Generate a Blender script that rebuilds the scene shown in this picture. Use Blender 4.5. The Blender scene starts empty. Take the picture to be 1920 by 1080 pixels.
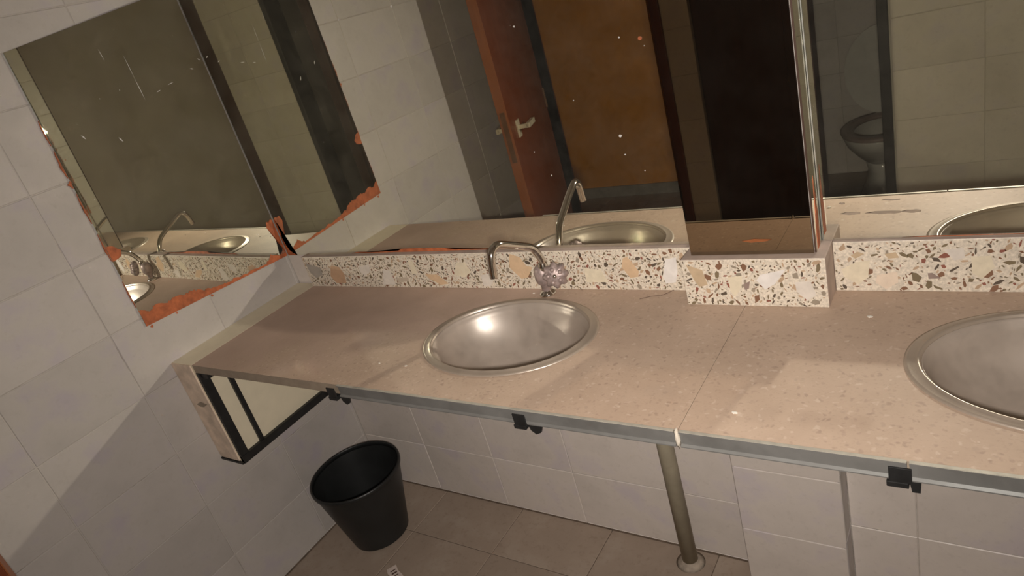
import bpy, bmesh, math, random
from mathutils import Vector, Matrix
random.seed(7)
S = bpy.context.scene
COL = S.collection

# ------------------------------------------------------------------ camera
CAM = Vector((1.93947, -1.32334, 1.55186))
RX = Vector((0.81835917, 0.51075831, -0.26346579))      # image right
RD = Vector((0.00899383, -0.46976054, -0.88274806))     # image down
RF = Vector((-0.57463674, 0.7200354, -0.38902652))      # forward
cam_d = bpy.data.cameras.new('camera')
cam = bpy.data.objects.new('camera', cam_d)
COL.objects.link(cam)
cam.matrix_world = Matrix(((RX.x, -RD.x, -RF.x, CAM.x), (RX.y, -RD.y, -RF.y, CAM.y), (RX.z, -RD.z, -RF.z, CAM.z), (0, 0, 0, 1)))
cam_d.sensor_width = 36
cam_d.lens = 1287.36 / 1920 * 36
cam_d.clip_start = 0.01
S.camera = cam

# ------------------------------------------------------------------ world, flash, exposure
w = bpy.data.worlds.new('world'); S.world = w; w.use_nodes = True
w.node_tree.nodes['Background'].inputs[0].default_value = (0.9, 0.8, 0.7, 1)
w.node_tree.nodes['Background'].inputs[1].default_value = 0.0
fl = bpy.data.lights.new('phone_flash', 'AREA')
fl.shape = 'DISK'; fl.size = 0.05
fl.energy = 12.6
fl.spread = math.radians(135)
fl.color = (1.0, 0.92, 0.845)
flash = bpy.data.objects.new('phone_flash', fl)
COL.objects.link(flash)
flash.matrix_world = cam.matrix_world.copy()
flash.location = CAM + Vector((0.0, 0.0, -0.05)) + RF * 0.0
S.view_settings.view_transform = 'Standard'
S.view_settings.look = 'None'
S.view_settings.gamma = 1.0
S.view_settings.use_curve_mapping = False
S.view_settings.exposure = 0.0
cy = S.cycles
cy.max_bounces = 14; cy.diffuse_bounces = 6; cy.glossy_bounces = 10; cy.transmission_bounces = 6
cy.caustics_reflective = True
cy.blur_glossy = 0.0
cy.sample_clamp_indirect = 0.0
cy.sample_clamp_direct = 0.0
cy.use_adaptive_sampling = False
cy.use_denoising = True
cy.use_guiding = True
cy.use_surface_guiding = True
cy.guiding_training_samples = 128

# ------------------------------------------------------------------ materials
def newmat(name):
    m = bpy.data.materials.new(name); m.use_nodes = True
    nt = m.node_tree
    return m, nt, nt.nodes['Principled BSDF']

def N(nt, t, **kw):
    n = nt.nodes.new(t)
    for k, v in kw.items(): setattr(n, k, v)
    return n

def L(nt, a, b): nt.links.new(a, b)

def coords(nt, obj=True, scale=(1, 1, 1)):
    c = N(nt, 'ShaderNodeTexCoord')
    mp = N(nt, 'ShaderNodeMapping'); mp.inputs['Scale'].default_value = scale
    L(nt, c.outputs['Object' if obj else 'Generated'], mp.inputs['Vector'])
    return mp.outputs['Vector']

def noise(nt, vec, scale, detail=4, rough=0.55):
    n = N(nt, 'ShaderNodeTexNoise'); n.inputs['Scale'].default_value = scale
    n.inputs['Detail'].default_value = detail; n.inputs['Roughness'].default_value = rough
    if vec is not None: L(nt, vec, n.inputs['Vector'])
    return n.outputs['Fac']

def ramp(nt, fac, stops, interp='LINEAR'):
    r = N(nt, 'ShaderNodeValToRGB'); e = r.color_ramp.elements
    r.color_ramp.interpolation = interp
    while len(e) < len(stops): e.new(0.5)
    for i, (p, c) in enumerate(stops):
        e[i].position = p; e[i].color = tuple(c) + (1,) if len(c) == 3 else c
    L(nt, fac, r.inputs['Fac'])
    return r.outputs['Color']

def mix(nt, fac, a, b, mode='MIX'):
    m = N(nt, 'ShaderNodeMix', data_type='RGBA', blend_type=mode)
    for sock, v in ((m.inputs[0], fac), (m.inputs[6], a), (m.inputs[7], b)):
        if hasattr(v, 'is_linked'): L(nt, v, sock)
        elif isinstance(v, (int, float)): sock.default_value = v
        else: sock.default_value = tuple(v) + (1,)
    return m.outputs[2]

def bump(nt, h, strength, dist=0.002):
    b = N(nt, 'ShaderNodeBump'); b.inputs['Strength'].default_value = strength; b.inputs['Distance'].default_value = dist
    L(nt, h, b.inputs['Height']); return b.outputs['Normal']

def g(v): return (v, v, v)

def mat_simple(name, col, rough=0.5, metal=0.0, var=0.12, scale=30, bmp=0.0, spec=0.5):
    m, nt, p = newmat(name)
    v = coords(nt)
    n = noise(nt, v, scale)
    a = tuple(c * (1 - var) for c in col); b = tuple(min(1, c * (1 + var)) for c in col)
    L(nt, ramp(nt, n, [(0.3, a), (0.7, b)]), p.inputs['Base Color'])
    p.inputs['Roughness'].default_value = rough; p.inputs['Metallic'].default_value = metal
    p.inputs['Specular IOR Level'].default_value = spec
    if bmp: L(nt, bump(nt, noise(nt, v, scale * 4), bmp), p.inputs['Normal'])
    return m

def mat_tile(name, base, lilac, rough=0.33, dirt=(0.30, 0.25, 0.20), dirt_amt=0.25):
    m, nt, p = newmat(name)
    v = coords(nt)
    oi = N(nt, 'ShaderNodeObjectInfo')
    add = N(nt, 'ShaderNodeVectorMath', operation='ADD'); L(nt, v, add.inputs[0])
    sc = N(nt, 'ShaderNodeVectorMath', operation='SCALE'); sc.inputs['Scale'].default_value = 40
    cmb = N(nt, 'ShaderNodeCombineXYZ'); L(nt, oi.outputs['Random'], cmb.inputs[0]); L(nt, oi.outputs['Random'], cmb.inputs[1])
    L(nt, cmb.outputs[0], sc.inputs[0]); L(nt, sc.outputs[0], add.inputs[1])
    v = add.outputs[0]
    n1 = noise(nt, v, 7, 5, 0.6)
    c = ramp(nt, n1, [(0.32, tuple(x * 0.93 for x in base)), (0.52, base), (0.68, lilac)])
    n2 = noise(nt, v, 60, 5, 0.7)
    c = mix(nt, ramp(nt, n2, [(0.55, g(0)), (0.8, g(dirt_amt))]), c, dirt)
    hs = N(nt, 'ShaderNodeHueSaturation')
    mr = N(nt, 'ShaderNodeMapRange'); mr.inputs['To Min'].default_value = 0.94; mr.inputs['To Max'].default_value = 1.06
    L(nt, oi.outputs['Random'], mr.inputs['Value']); L(nt, mr.outputs['Result'], hs.inputs['Value'])
    L(nt, c, hs.inputs['Color'])
    L(nt, hs.outputs['Color'], p.inputs['Base Color'])
    L(nt, ramp(nt, n2, [(0.3, g(rough)), (0.8, g(rough + 0.25))]), p.inputs['Roughness'])
    L(nt, bump(nt, noise(nt, v, 18, 3), 0.12, 0.001), p.inputs['Normal'])
    return m

def mat_grout(name, light, dark, lo=0.45, hi=0.62):
    m, nt, p = newmat(name)
    v = coords(nt)
    c = ramp(nt, noise(nt, v, 5, 6, 0.7), [(lo, light), (hi, dark)])
    L(nt, c, p.inputs['Base Color']); p.inputs['Roughness'].default_value = 0.9
    return m

def mat_mirror(name, tint, veil=0.03, rough=0.012, wave=0.0, specks=True):
    m, nt, p = newmat(name)
    p.inputs['Base Color'].default_value = tuple(tint) + (1,)
    p.inputs['Metallic'].default_value = 1.0; p.inputs['Roughness'].default_value = rough
    v = coords(nt)
    if wave: L(nt, bump(nt, noise(nt, v, 3.0, 1, 0.3), wave, 0.01), p.inputs['Normal'])
    d = N(nt, 'ShaderNodeBsdfDiffuse'); d.inputs['Color'].default_value = (0.55, 0.52, 0.45, 1)
    ms = N(nt, 'ShaderNodeMixShader')
    f = ramp(nt, noise(nt, v, 9, 8, 0.75), [(0.35, g(veil * 0.6)), (0.75, g(veil * 2.2))])
    if specks:
        vo = N(nt, 'ShaderNodeTexVoronoi'); vo.inputs['Scale'].default_value = 26; L(nt, v, vo.inputs['Vector'])
        s1 = ramp(nt, vo.outputs['Distance'], [(0.02, g(0.7)), (0.045, g(0))])
        s2 = ramp(nt, noise(nt, v, 4, 3, 0.6), [(0.56, g(0)), (0.64, g(1))])
        f = mix(nt, 1.0, f, mix(nt, 1.0, s1, s2, 'MULTIPLY'), 'ADD')
    L(nt, f, ms.inputs['Fac']); L(nt, p.outputs[0], ms.inputs[1]); L(nt, d.outputs[0], ms.inputs[2])
    out = nt.nodes['Material Output']; L(nt, ms.outputs[0], out.inputs['Surface'])
    return m

def mat_counter():
    m, nt, p = newmat('dusty_terrazzo')
    v = coords(nt)
    chips = N(nt, 'ShaderNodeTexVoronoi'); chips.inputs['Scale'].default_value = 95; chips.inputs['Randomness'].default_value = 1
    wob = N(nt, 'ShaderNodeTexNoise'); wob.inputs['Scale'].default_value = 60; L(nt, v, wob.inputs['Vector'])
    wv = N(nt, 'ShaderNodeVectorMath', operation='SCALE'); wv.inputs['Scale'].default_value = 0.022; L(nt, wob.outputs['Color'], wv.inputs[0])
    ad = N(nt, 'ShaderNodeVectorMath', operation='ADD'); L(nt, v, ad.inputs[0]); L(nt, wv.outputs[0], ad.inputs[1])
    L(nt, ad.outputs[0], chips.inputs['Vector'])
    sep = N(nt, 'ShaderNodeSeparateColor'); L(nt, chips.outputs['Color'], sep.inputs[0])
    cc = ramp(nt, sep.outputs[0], [(0.0, (0.30, 0.215, 0.15)), (0.22, (0.36, 0.26, 0.185)), (0.45, (0.62, 0.50, 0.385)), (0.62, (0.40, 0.305, 0.22)), (0.82, (0.66, 0.55, 0.43))], 'CONSTANT')
    cm = ramp(nt, chips.outputs['Distance'], [(0.20, g(0.9)), (0.42, g(0))])
    pres = ramp(nt, sep.outputs[1], [(0.0, g(1)), (0.72, g(0))], 'CONSTANT')
    fine = ramp(nt, noise(nt, coords(nt, True, (1.0, 1.6, 1.0)), 170, 4, 0.6), [(0.56, g(0)), (0.66, g(0.55))])
    base = ramp(nt, noise(nt, v, 14, 6, 0.65), [(0.3, (0.45, 0.335, 0.235)), (0.7, (0.55, 0.42, 0.305))])
    stone = mix(nt, mix(nt, 1.0, cm, pres, 'MULTIPLY'), base, cc)
    stone = mix(nt, fine, stone, (0.36, 0.26, 0.18))
    dust = ramp(nt, noise(nt, v, 4, 7, 0.6), [(0.3, (0.44, 0.315, 0.25)), (0.7, (0.57, 0.42, 0.34))])
    # dust cover is thick at the left and along the wall, thin along the front edge of the right part
    sx = N(nt, 'ShaderNodeSeparateXYZ'); L(nt, v, sx.inputs[0])
    ma = N(nt, 'ShaderNodeMath', operation='MULTIPLY_ADD'); L(nt, sx.outputs[0], ma.inputs[0]); ma.inputs[1].default_value = 0.9; ma.inputs[2].default_value = -0.75
    mb = N(nt, 'ShaderNodeMath', operation='MULTIPLY_ADD'); L(nt, sx.outputs[1], mb.inputs[0]); mb.inputs[1].default_value = -1.5; L(nt, ma.outputs[0], mb.inputs[2])
    mc = N(nt, 'ShaderNodeMath', operation='ADD'); L(nt, mb.outputs[0], mc.inputs[0]); L(nt, noise(nt, v, 11, 6, 0.6), mc.inputs[1])
    cov = ramp(nt, mc.outputs[0], [(0.62, g(0.92)), (0.88, g(0.55)), (1.1, g(0.45))])
    c = mix(nt, cov, stone, dust)
    L(nt, c, p.inputs['Base Color']); p.inputs['Roughness'].default_value = 0.62
    L(nt, bump(nt, noise(nt, v, 120, 4), 0.15, 0.001), p.inputs['Normal'])
    return m

def mat_steel(name, dust=0.35, base=(0.50, 0.46, 0.40), rough=0.3, dcol=(0.40, 0.31, 0.24)):
    m, nt, p = newmat(name)
    v = coords(nt)
    p.inputs['Metallic'].default_value = 1.0
    p.inputs['Base Color'].default_value = tuple(base) + (1,)
    L(nt, ramp(nt, noise(nt, v, 12, 6, 0.65), [(0.3, g(rough * 0.85)), (0.7, g(rough * 1.2))]), p.inputs['Roughness'])
    d = N(nt, 'ShaderNodeBsdfDiffuse'); d.inputs['Color'].default_value = tuple(dcol) + (1,)
    ms = N(nt, 'ShaderNodeMixShader')
    L(nt, ramp(nt, noise(nt, v, 10, 7, 0.7), [(0.3, g(dust * 0.7)), (0.75, g(min(1, dust * 1.4)))]), ms.inputs['Fac'])
    L(nt, p.outputs[0], ms.inputs[1]); L(nt, d.outputs[0], ms.inputs[2])
    L(nt, ms.outputs[0], nt.nodes['Material Output'].inputs['Surface'])
    return m

def mat_wood(name, a, b, rough=0.35):
    m, nt, p = newmat(name)
    v = coords(nt, scale=(14, 14, 1.2))
    L(nt, ramp(nt, noise(nt, v, 3, 6, 0.6), [(0.3, a), (0.7, b)]), p.inputs['Base Color'])
    p.inputs['Roughness'].default_value = rough
    return m

M = {}
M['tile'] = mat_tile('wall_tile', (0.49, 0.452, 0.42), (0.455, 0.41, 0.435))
M['tile_low_lit'] = mat_tile('wall_tile_low_lit', (0.68, 0.615, 0.56), (0.63, 0.565, 0.57))  # brightened copy of the wall tile; colour lifts dim light under the counter
M['tile_cubicle_lit'] = mat_tile('cubicle_tile_lit', (0.80, 0.74, 0.72), (0.76, 0.70, 0.73))  # brightened copy of the far tile, colour making up for weak cubicle light
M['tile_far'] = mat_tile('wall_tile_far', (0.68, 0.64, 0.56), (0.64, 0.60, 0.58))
M['grout_pale'] = mat_grout('pale_grout', (0.55, 0.52, 0.46), (0.30, 0.26, 0.22), 0.5, 0.8)
M['floor_tile'] = mat_tile('floor_tile', (0.335, 0.262, 0.205), (0.37, 0.30, 0.24), 0.5, (0.16, 0.11, 0.08), 0.5)
M['grout'] = mat_grout('grout', (0.50, 0.46, 0.42), (0.14, 0.11, 0.09), 0.52, 0.70)
M['grout_floor'] = mat_grout('floor_grout', (0.17, 0.13, 0.10), (0.10, 0.075, 0.055), 0.35, 0.5)
M['plaster_grey'] = mat_simple('grey_olive_paint', (0.60, 0.56, 0.49), 0.6, scale=4, var=0.08)
M['ochre'] = mat_simple('ochre_paint', (0.80, 0.33, 0.03), 0.6, scale=5, var=0.10)
M['grey_skirt'] = mat_simple('grey_skirting', (0.30, 0.28, 0.25), 0.7)
M['ceiling'] = mat_simple('ceiling_paint', (0.6, 0.58, 0.54), 0.8, scale=6)
M['counter'] = mat_counter()
M['dust_ledge'] = mat_simple('ledge_dust', (0.50, 0.395, 0.335), 0.75, scale=25, var=0.12)
M['cement'] = mat_simple('terrazzo_cement', (0.66, 0.585, 0.48), 0.45, scale=220, var=0.22)
M['stone_edge'] = mat_simple('stone_edge', (0.30, 0.24, 0.18), 0.6, scale=40)  # counter stone darkened to paint in shade on its edges; also used for stains
M['steel'] = mat_steel('dusty_stainless', 0.60, (0.46, 0.42, 0.38), 0.38, (0.50, 0.42, 0.355))
M['steel_rim'] = mat_steel('dusty_stainless_rim', 0.55, (0.55, 0.50, 0.44), 0.36, (0.44, 0.36, 0.29))
M['chrome'] = mat_steel('chrome', 0.05, (0.72, 0.68, 0.62), 0.10)
M['faucet_dust'] = mat_simple('dusty_chrome_casting', (0.36, 0.28, 0.26), 0.42, 0.35, scale=60, var=0.3, bmp=0.3)
M['zinc'] = mat_steel('galvanised_strip', 0.65, (0.33, 0.34, 0.33), 0.42, (0.19, 0.185, 0.175))
M['zinc_lip'] = mat_simple('strip_lip', (0.50, 0.47, 0.40), 0.5, 0.3, scale=60)
M['black_metal'] = mat_simple('black_steel', (0.018, 0.018, 0.018), 0.45, 0.2, scale=40, var=0.3)
M['cream'] = mat_simple('cream_board', (0.76, 0.68, 0.51), 0.45, scale=20, var=0.04)
M['board_front'] = mat_simple('raw_board_edge', (0.72, 0.58, 0.46), 0.8, scale=22, var=0.22)
M['putty'] = mat_simple('putty', (0.60, 0.54, 0.45), 0.8, scale=80, bmp=0.5)
M['adhesive'] = mat_simple('orange_backing_paint', (0.42, 0.115, 0.04), 0.65, scale=55, var=0.32, bmp=0.4)
M['mirror_left'] = mat_mirror('mirror_aged', (0.80, 0.80, 0.70), 0.045, wave=0.012)
M['mirror'] = mat_mirror('mirror_clear', (0.84, 0.83, 0.73), 0.022)
M['mirror_side'] = mat_mirror('mirror_flank', (0.74, 0.72, 0.62), 0.02)
M['mirror_bronze'] = mat_mirror('mirror_bronze', (0.31, 0.25, 0.175), 0.005)
M['glass_edge'] = mat_simple('glass_edge', (0.62, 0.66, 0.62), 0.3, 0.3)
M['edge_dark'] = mat_simple('bronze_glass_edge', (0.10, 0.06, 0.045), 0.3, 0.3)
M['bead'] = mat_simple('bright_glass_bead', (0.60, 0.62, 0.58), 0.25, 0.5)
M['scratch'] = mat_simple('scratch', (0.55, 0.53, 0.50), 0.5)
M['black_plastic'] = mat_simple('black_plastic', (0.014, 0.015, 0.015), 0.42, scale=12, var=0.25)
M['pipe'] = mat_simple('grimy_pipe', (0.33, 0.29, 0.21), 0.55, scale=25, var=0.12)
M['door_wood'] = mat_wood('varnished_red_brown_wood', (0.13, 0.032, 0.012), (0.18, 0.045, 0.016), 0.4)
M['door_edge'] = mat_wood('varnished_edge', (0.24, 0.075, 0.025), (0.30, 0.10, 0.033), 0.4)  # leaf varnish painted brighter, as lit on the free edge; reused for a stain
M['dark_wood'] = mat_wood('dark_brown_wood', (0.055, 0.025, 0.018), (0.08, 0.035, 0.025), 0.45)
M['handle'] = mat_simple('dull_nickel', (0.62, 0.55, 0.40), 0.4, 0.3)
M['brass_dark'] = mat_simple('lock_plate', (0.16, 0.08, 0.04), 0.5, 0.5)
M['grime'] = mat_simple('grime', (0.12, 0.085, 0.06), 0.9, scale=30, var=0.4)
M['dirt'] = mat_simple('floor_dirt', (0.36, 0.29, 0.22), 0.9, scale=40, var=0.2)
M['ceramic'] = mat_simple('white_ceramic', (0.82, 0.80, 0.78), 0.15, var=0.03)
M['seat'] = mat_simple('brownish_seat', (0.36, 0.28, 0.26), 0.35, var=0.05)
M['crumb'] = mat_simple('plaster_crumb', (0.75, 0.70, 0.62), 0.9)
M['floor_cement'] = mat_simple('floor_cement', (0.36, 0.30, 0.24), 0.85, scale=60, var=0.2, bmp=0.4)
M['paper'] = mat_simple('paper', (0.62, 0.52, 0.46), 0.8)
M['ink'] = mat_simple('ink', (0.08, 0.04, 0.03), 0.7)
CH = {'olive': (0.19, 0.145, 0.085), 'brown': (0.21, 0.11, 0.065), 'red': (0.26, 0.10, 0.07), 'greyc': (0.30, 0.25, 0.19), 'tanc': (0.46, 0.33, 0.22), 'dark': (0.10, 0.075, 0.055)}
for k, c in CH.items(): M['chip_' + k] = mat_simple('chip_' + k, c, 0.4)
ST = {'grey': (0.40, 0.36, 0.31), 'peach': (0.54, 0.35, 0.22), 'pale': (0.66, 0.60, 0.53), 'tan': (0.50, 0.42, 0.33), 'cream': (0.70, 0.62, 0.47),
      'peach2': (0.62, 0.44, 0.28), 'white': (0.74, 0.70, 0.66), 'tan2': (0.50, 0.38, 0.25), 'brownc': (0.28, 0.21, 0.18), 'peach3': (0.70, 0.58, 0.46)}
for k, c in ST.items(): M['stone_' + k] = mat_simple('stone_' + k, c, 0.38, scale=45, var=0.09)

# ------------------------------------------------------------------ geometry helpers
def link(o, parent=None):
    COL.objects.link(o)
    if parent is not None: o.parent = parent
    return o

def mesh_from_bm(name, bm, mats, smooth=False):
    me = bpy.data.meshes.new(name)
    bmesh.ops.recalc_face_normals(bm, faces=bm.faces[:])
    bm.to_mesh(me); bm.free()
    for m in (mats if isinstance(mats, (list, tuple)) else [mats]): me.materials.append(m)
    if smooth:
        for p in me.polygons: p.use_smooth = True
    return me

def obj(name, bm, mats, parent=None, smooth=False, loc=None, angle=None):
    o = bpy.data.objects.new(name, mesh_from_bm(name, bm, mats, smooth))
    if loc is not None: o.location = loc
    link(o, parent)
    if angle is not None:
        o.data.set_sharp_from_angle(angle=math.radians(angle)) if hasattr(o.data, 'set_sharp_from_angle') else None
    return o

def tag(o, label, cat, group=None, kind=None):
    if label: o['label'] = label
    if cat: o['category'] = cat
    if group: o['group'] = group
    if kind: o['kind'] = kind
    return o

def thing(name, label, cat, loc=(0, 0, 0), rz=0, group=None):
    o = bpy.data.objects.new(name, None); o.location = loc; o.rotation_euler = (0, 0, rz)
    o.empty_display_size = 0.05
    link(o); return tag(o, label, cat, group)

def box(bm, x0, x1, y0, y1, z0, z1, mi=0, bev=0.0):
    vs = [bm.verts.new((x, y, z)) for z in (z0, z1) for y in (y0, y1) for x in (x0, x1)]
    fs = []
    for q in ((0, 2, 3, 1), (4, 5, 7, 6), (0, 1, 5, 4), (2, 6, 7, 3), (0, 4, 6, 2), (1, 3, 7, 5)):
        f = bm.faces.new([vs[i] for i in q]); f.material_index = mi; fs.append(f)
    if bev:
        es = list({e for f in fs for e in f.edges})
        bmesh.ops.bevel(bm, geom=es, offset=bev, segments=2, affect='EDGES', profile=0.5)
    return bm

def B(x0, x1, y0, y1, z0, z1, bev=0.0):
    return box(bmesh.new(), min(x0, x1), max(x0, x1), min(y0, y1), max(y0, y1), min(z0, z1), max(z0, z1), bev=bev)

def prism(poly, t, frame, bm=None, mi=0, bev=0.0):
    """poly: 2D pts; frame=(origin,u,v,n); extruded by t along n"""
    bm = bm or bmesh.new()
    o, u, v, n = [Vector(a) for a in frame]
    a = [bm.verts.new(o + u * p[0] + v * p[1]) for p in poly]
    b = [bm.verts.new(o + u * p[0] + v * p[1] + n * t) for p in poly]
    k = len(poly)
    fs = [bm.faces.new(a[::-1]), bm.faces.new(b)]
    for i in range(k): fs.append(bm.faces.new((a[i], a[(i + 1) % k], b[(i + 1) % k], b[i])))
    for f in fs: f.material_index = mi
    return bm

def lathe(profile, n=48, bm=None, sx=1, sy=1, center=(0, 0, 0), mi=0, closed=False):
    bm = bm or bmesh.new()
    rings = []
    for r, z in profile:
        if r < 1e-6: rings.append([bm.verts.new((center[0], center[1], center[2] + z))])
        else: rings.append([bm.verts.new((center[0] + sx * r * math.cos(2 * math.pi * i / n), center[1] + sy * r * math.sin(2 * math.pi * i / n), center[2] + z)) for i in range(n)])
    pairs = list(zip(rings, rings[1:])) + ([(rings[-1], rings[0])] if closed else [])
    for A, C in pairs:
        for i in range(n):
            j = (i + 1) % n
            if len(A) == 1 and len(C) == 1: continue
            if len(A) == 1: f = bm.faces.new((A[0], C[i], C[j]))
            elif len(C) == 1: f = bm.faces.new((A[i], A[j], C[0]))
            else: f = bm.faces.new((A[i], A[j], C[j], C[i]))
            f.material_index = mi
    return bm

def smooth_path(pts, k=6):
    pts = [Vector(p) for p in pts]; out = []
    for i in range(len(pts) - 1):
        p0 = pts[max(i - 1, 0)]; p1 = pts[i]; p2 = pts[i + 1]; p3 = pts[min(i + 2, len(pts) - 1)]
        for j in range(k):
            t = j / k
            out.append(0.5 * ((2 * p1) + (p2 - p0) * t + (2 * p0 - 5 * p1 + 4 * p2 - p3) * t * t + (3 * p1 - p0 - 3 * p2 + p3) * t ** 3))
    out.append(pts[-1]); return out

def tube(path, rad, n=16, bm=None, cap=True, mi=0):
    bm = bm or bmesh.new(); path = [Vector(p) for p in path]
    rings = []; prev = None
    for i, p in enumerate(path):
        t = (path[min(i + 1, len(path) - 1)] - path[max(i - 1, 0)]).normalized()
        if prev is None:
            a = t.cross(Vector((0, 0, 1)))
            if a.length < 0.1: a = t.cross(Vector((1, 0, 0)))
            a.normalize()
        else:
            a = (prev - t * prev.dot(t)).normalized()
        prev = a; b = t.cross(a)
        r = rad[i] if isinstance(rad, (list, tuple)) else rad
        rings.append([bm.verts.new(p + (a * math.cos(2 * math.pi * k / n) + b * math.sin(2 * math.pi * k / n)) * r) for k in range(n)])
    for A, C in zip(rings, rings[1:]):
        for i in range(n):
            f = bm.faces.new((A[i], A[(i + 1) % n], C[(i + 1) % n], C[i])); f.material_index = mi
    if cap:
        bm.faces.new(rings[0][::-1]).material_index = mi; bm.faces.new(rings[-1]).material_index = mi
    return bm

_tc = {}
def tile_mesh(wd, ht, mat, depth=0.006, gap=0.0008, bev=0.0016):
    key = (round(wd, 4), round(ht, 4), mat.name, depth)
    if key in _tc: return _tc[key]
    bm = bmesh.new()
    a = wd / 2 - gap; b = ht / 2 - gap
    r0 = [bm.verts.new((sx * a, sy * b, 0)) for sx, sy in ((-1, -1), (1, -1), (1, 1), (-1, 1))]
    r1 = [bm.verts.new((sx * a, sy * b, depth - bev)) for sx, sy in ((-1, -1), (1, -1), (1, 1), (-1, 1))]
    r2 = [bm.verts.new((sx * (a - bev), sy * (b - bev), depth)) for sx, sy in ((-1, -1), (1, -1), (1, 1), (-1, 1))]
    for A, C in ((r0, r1), (r1, r2)):
        for i in range(4): bm.faces.new((A[i], A[(i + 1) % 4], C[(i + 1) % 4], C[i]))
    bm.faces.new(r2)
    _tc[key] = mesh_from_bm('tile', bm, mat)
    return _tc[key]

def split_rect(r, h):
    """r minus h -> list of rects (u0,u1,v0,v1)"""
    u0, u1, v0, v1 = r; a0, a1, b0, b1 = h
    if a0 >= u1 or a1 <= u0 or b0 >= v1 or b1 <= v0: return [r]
    out = []
    if a0 > u0: out.append((u0, a0, v0, v1))
    if a1 < u1: out.append((a1, u1, v0, v1))
    m0, m1 = max(u0, a0), min(u1, a1)
    if b0 > v0: out.append((m0, m1, v0, b0))
    if b1 < v1: out.append((m0, m1, b1, v1))
    return out

def tiles(parent, origin, u, v, rng, du, dv, pu, pv, mat, holes=(), name='tile', jit=0.0004, depth=0.006):
    """tiles whose faces lie at origin plane + (depth-0.006); u x v = outward normal"""
    o = Vector(origin); u = Vector(u); v = Vector(v); n = u.cross(v)
    u0, u1, v0, v1 = rng
    iu = math.floor((u0 - pu) / du)
    while pu + iu * du < u1 - 1e-6:
        iv = math.floor((v0 - pv) / dv)
        while pv + iv * dv < v1 - 1e-6:
            rects = [(max(u0, pu + iu * du), min(u1, pu + (iu + 1) * du), max(v0, pv + iv * dv), min(v1, pv + (iv + 1) * dv))]
            for h in holes:
                rects = [q for r in rects for q in split_rect(r, h)]
            for a0, a1, b0, b1 in rects:
                if a1 - a0 < 0.006 or b1 - b0 < 0.006: continue
                t = bpy.data.objects.new(name, tile_mesh(a1 - a0, b1 - b0, mat, depth))
                c = o + u * (a0 + a1) / 2 + v * (b0 + b1) / 2 - n * (0.006 - random.uniform(-jit, jit))
                rm = Matrix((u, v, n)).transposed().to_4x4()
                rm = Matrix.Translation(c) @ rm @ Matrix.Rotation(random.uniform(-0.0015, 0.0015), 4, 'X') @ Matrix.Rotation(random.uniform(-0.0015, 0.0015), 4, 'Y')
                t.matrix_world = rm
                link(t); t.parent = parent
            iv += 1
        iu += 1

def struct(name, bm, mats, label=None):
    o = obj(name, bm, mats); o['kind'] = 'structure'
    if label: o['label'] = label
    return o

X1, YF, ZC = 2.6, -1.8, 2.5           # right wall, front wall, ceiling
H = 0.85; ZM = 0.9555; DC = -0.50; BS = -0.028

# ------------------------------------------------------------------ setting
o = struct('wall_left', B(-0.12, -0.0018, YF, 0.1, 0, ZC), M['grout'], 'left wall clad in pale grey-lilac rectangular tiles')
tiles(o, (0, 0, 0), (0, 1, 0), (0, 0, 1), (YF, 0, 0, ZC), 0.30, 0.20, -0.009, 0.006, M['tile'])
o = struct('wall_back', B(-0.12, X1 + 0.1, 0.0018, 0.12, 0, ZC), M['grout'], 'back wall with pale tiles under the counter')
tiles(o, (0, 0, 0), (1, 0, 0), (0, 0, 1), (0, X1, 0, ZM + 0.0005), 0.30, 0.20, 0.003, 0.006, M['tile_low_lit'], holes=[(1.42, 1.665, 0, 2)])
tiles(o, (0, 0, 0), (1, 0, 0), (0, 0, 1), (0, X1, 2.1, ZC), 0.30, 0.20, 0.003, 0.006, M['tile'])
o = struct('wall_right', B(X1, X1 + 0.12, YF, 0.1, 0, ZC), M['plaster_grey'], 'plain olive-grey right wall')
# front wall, opposite the mirrors: doorway, stub, cubicle door, cubicle opening, tiled stretch
bmf = bmesh.new()
box(bmf, -0.12, 0.03, YF - 0.10, YF - 0.0018, 0, ZC)
box(bmf, 0.03, 0.74, YF - 0.10, YF - 0.005, 2.05, ZC)
box(bmf, 0.762, 0.883, YF - 0.10, YF - 0.0018, 0, ZC)
box(bmf, 0.883, 1.60, YF - 0.10, YF - 0.005, 2.05, ZC)
box(bmf, 1.60, 2.17, YF - 0.10, YF - 0.0018, 0, ZC)
box(bmf, 2.17, 2.36, YF - 0.10, YF - 0.005, 2.05, ZC)
o = struct('wall_front', bmf, M['grout_pale'], 'front wall with doorway and toilet cubicle opening, seen in the mirrors')
tiles(o, (0, YF, 0), (-1, 0, 0), (0, 0, 1), (-0.883, -0.762, 0, ZC), 0.30, 0.20, -0.009, 0.006, M['tile_far'])
tiles(o, (0, YF, 0), (-1, 0, 0), (0, 0, 1), (-2.17, -1.60, 0, ZC), 0.30, 0.20, -1.905, 0.06, M['tile_far'])
o = struct('wall_corridor', B(-1.3, 0.80, -3.12, -3.0, 0, ZC), M['ochre'], 'ochre painted wall beyond the doorway')
struct('wall_front_right', B(2.36, X1 + 0.1, YF - 0.10, YF, 0, ZC), M['plaster_grey'])
struct('wall_corridor_side', B(0.763, 0.90, -3.0, YF - 0.10, 0, ZC), M['plaster_grey'])
struct('wall_corridor_end', B(-1.42, -1.3, -3.12, YF, 0, ZC), M['plaster_grey'])
struct('wall_corridor_near', B(-1.3, -0.12, YF - 0.1, YF, 0, ZC), M['plaster_grey'])
struct('baseboard_corridor', B(-1.3, 0.763, -3.0, -2.985, 0, 0.075), M['grey_skirt'])
o = struct('wall_cubicle', B(0.90, 2.5, -3.22, -3.1018, 0, ZC), M['grout_pale'], 'tiled wall behind the toilet')
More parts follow.
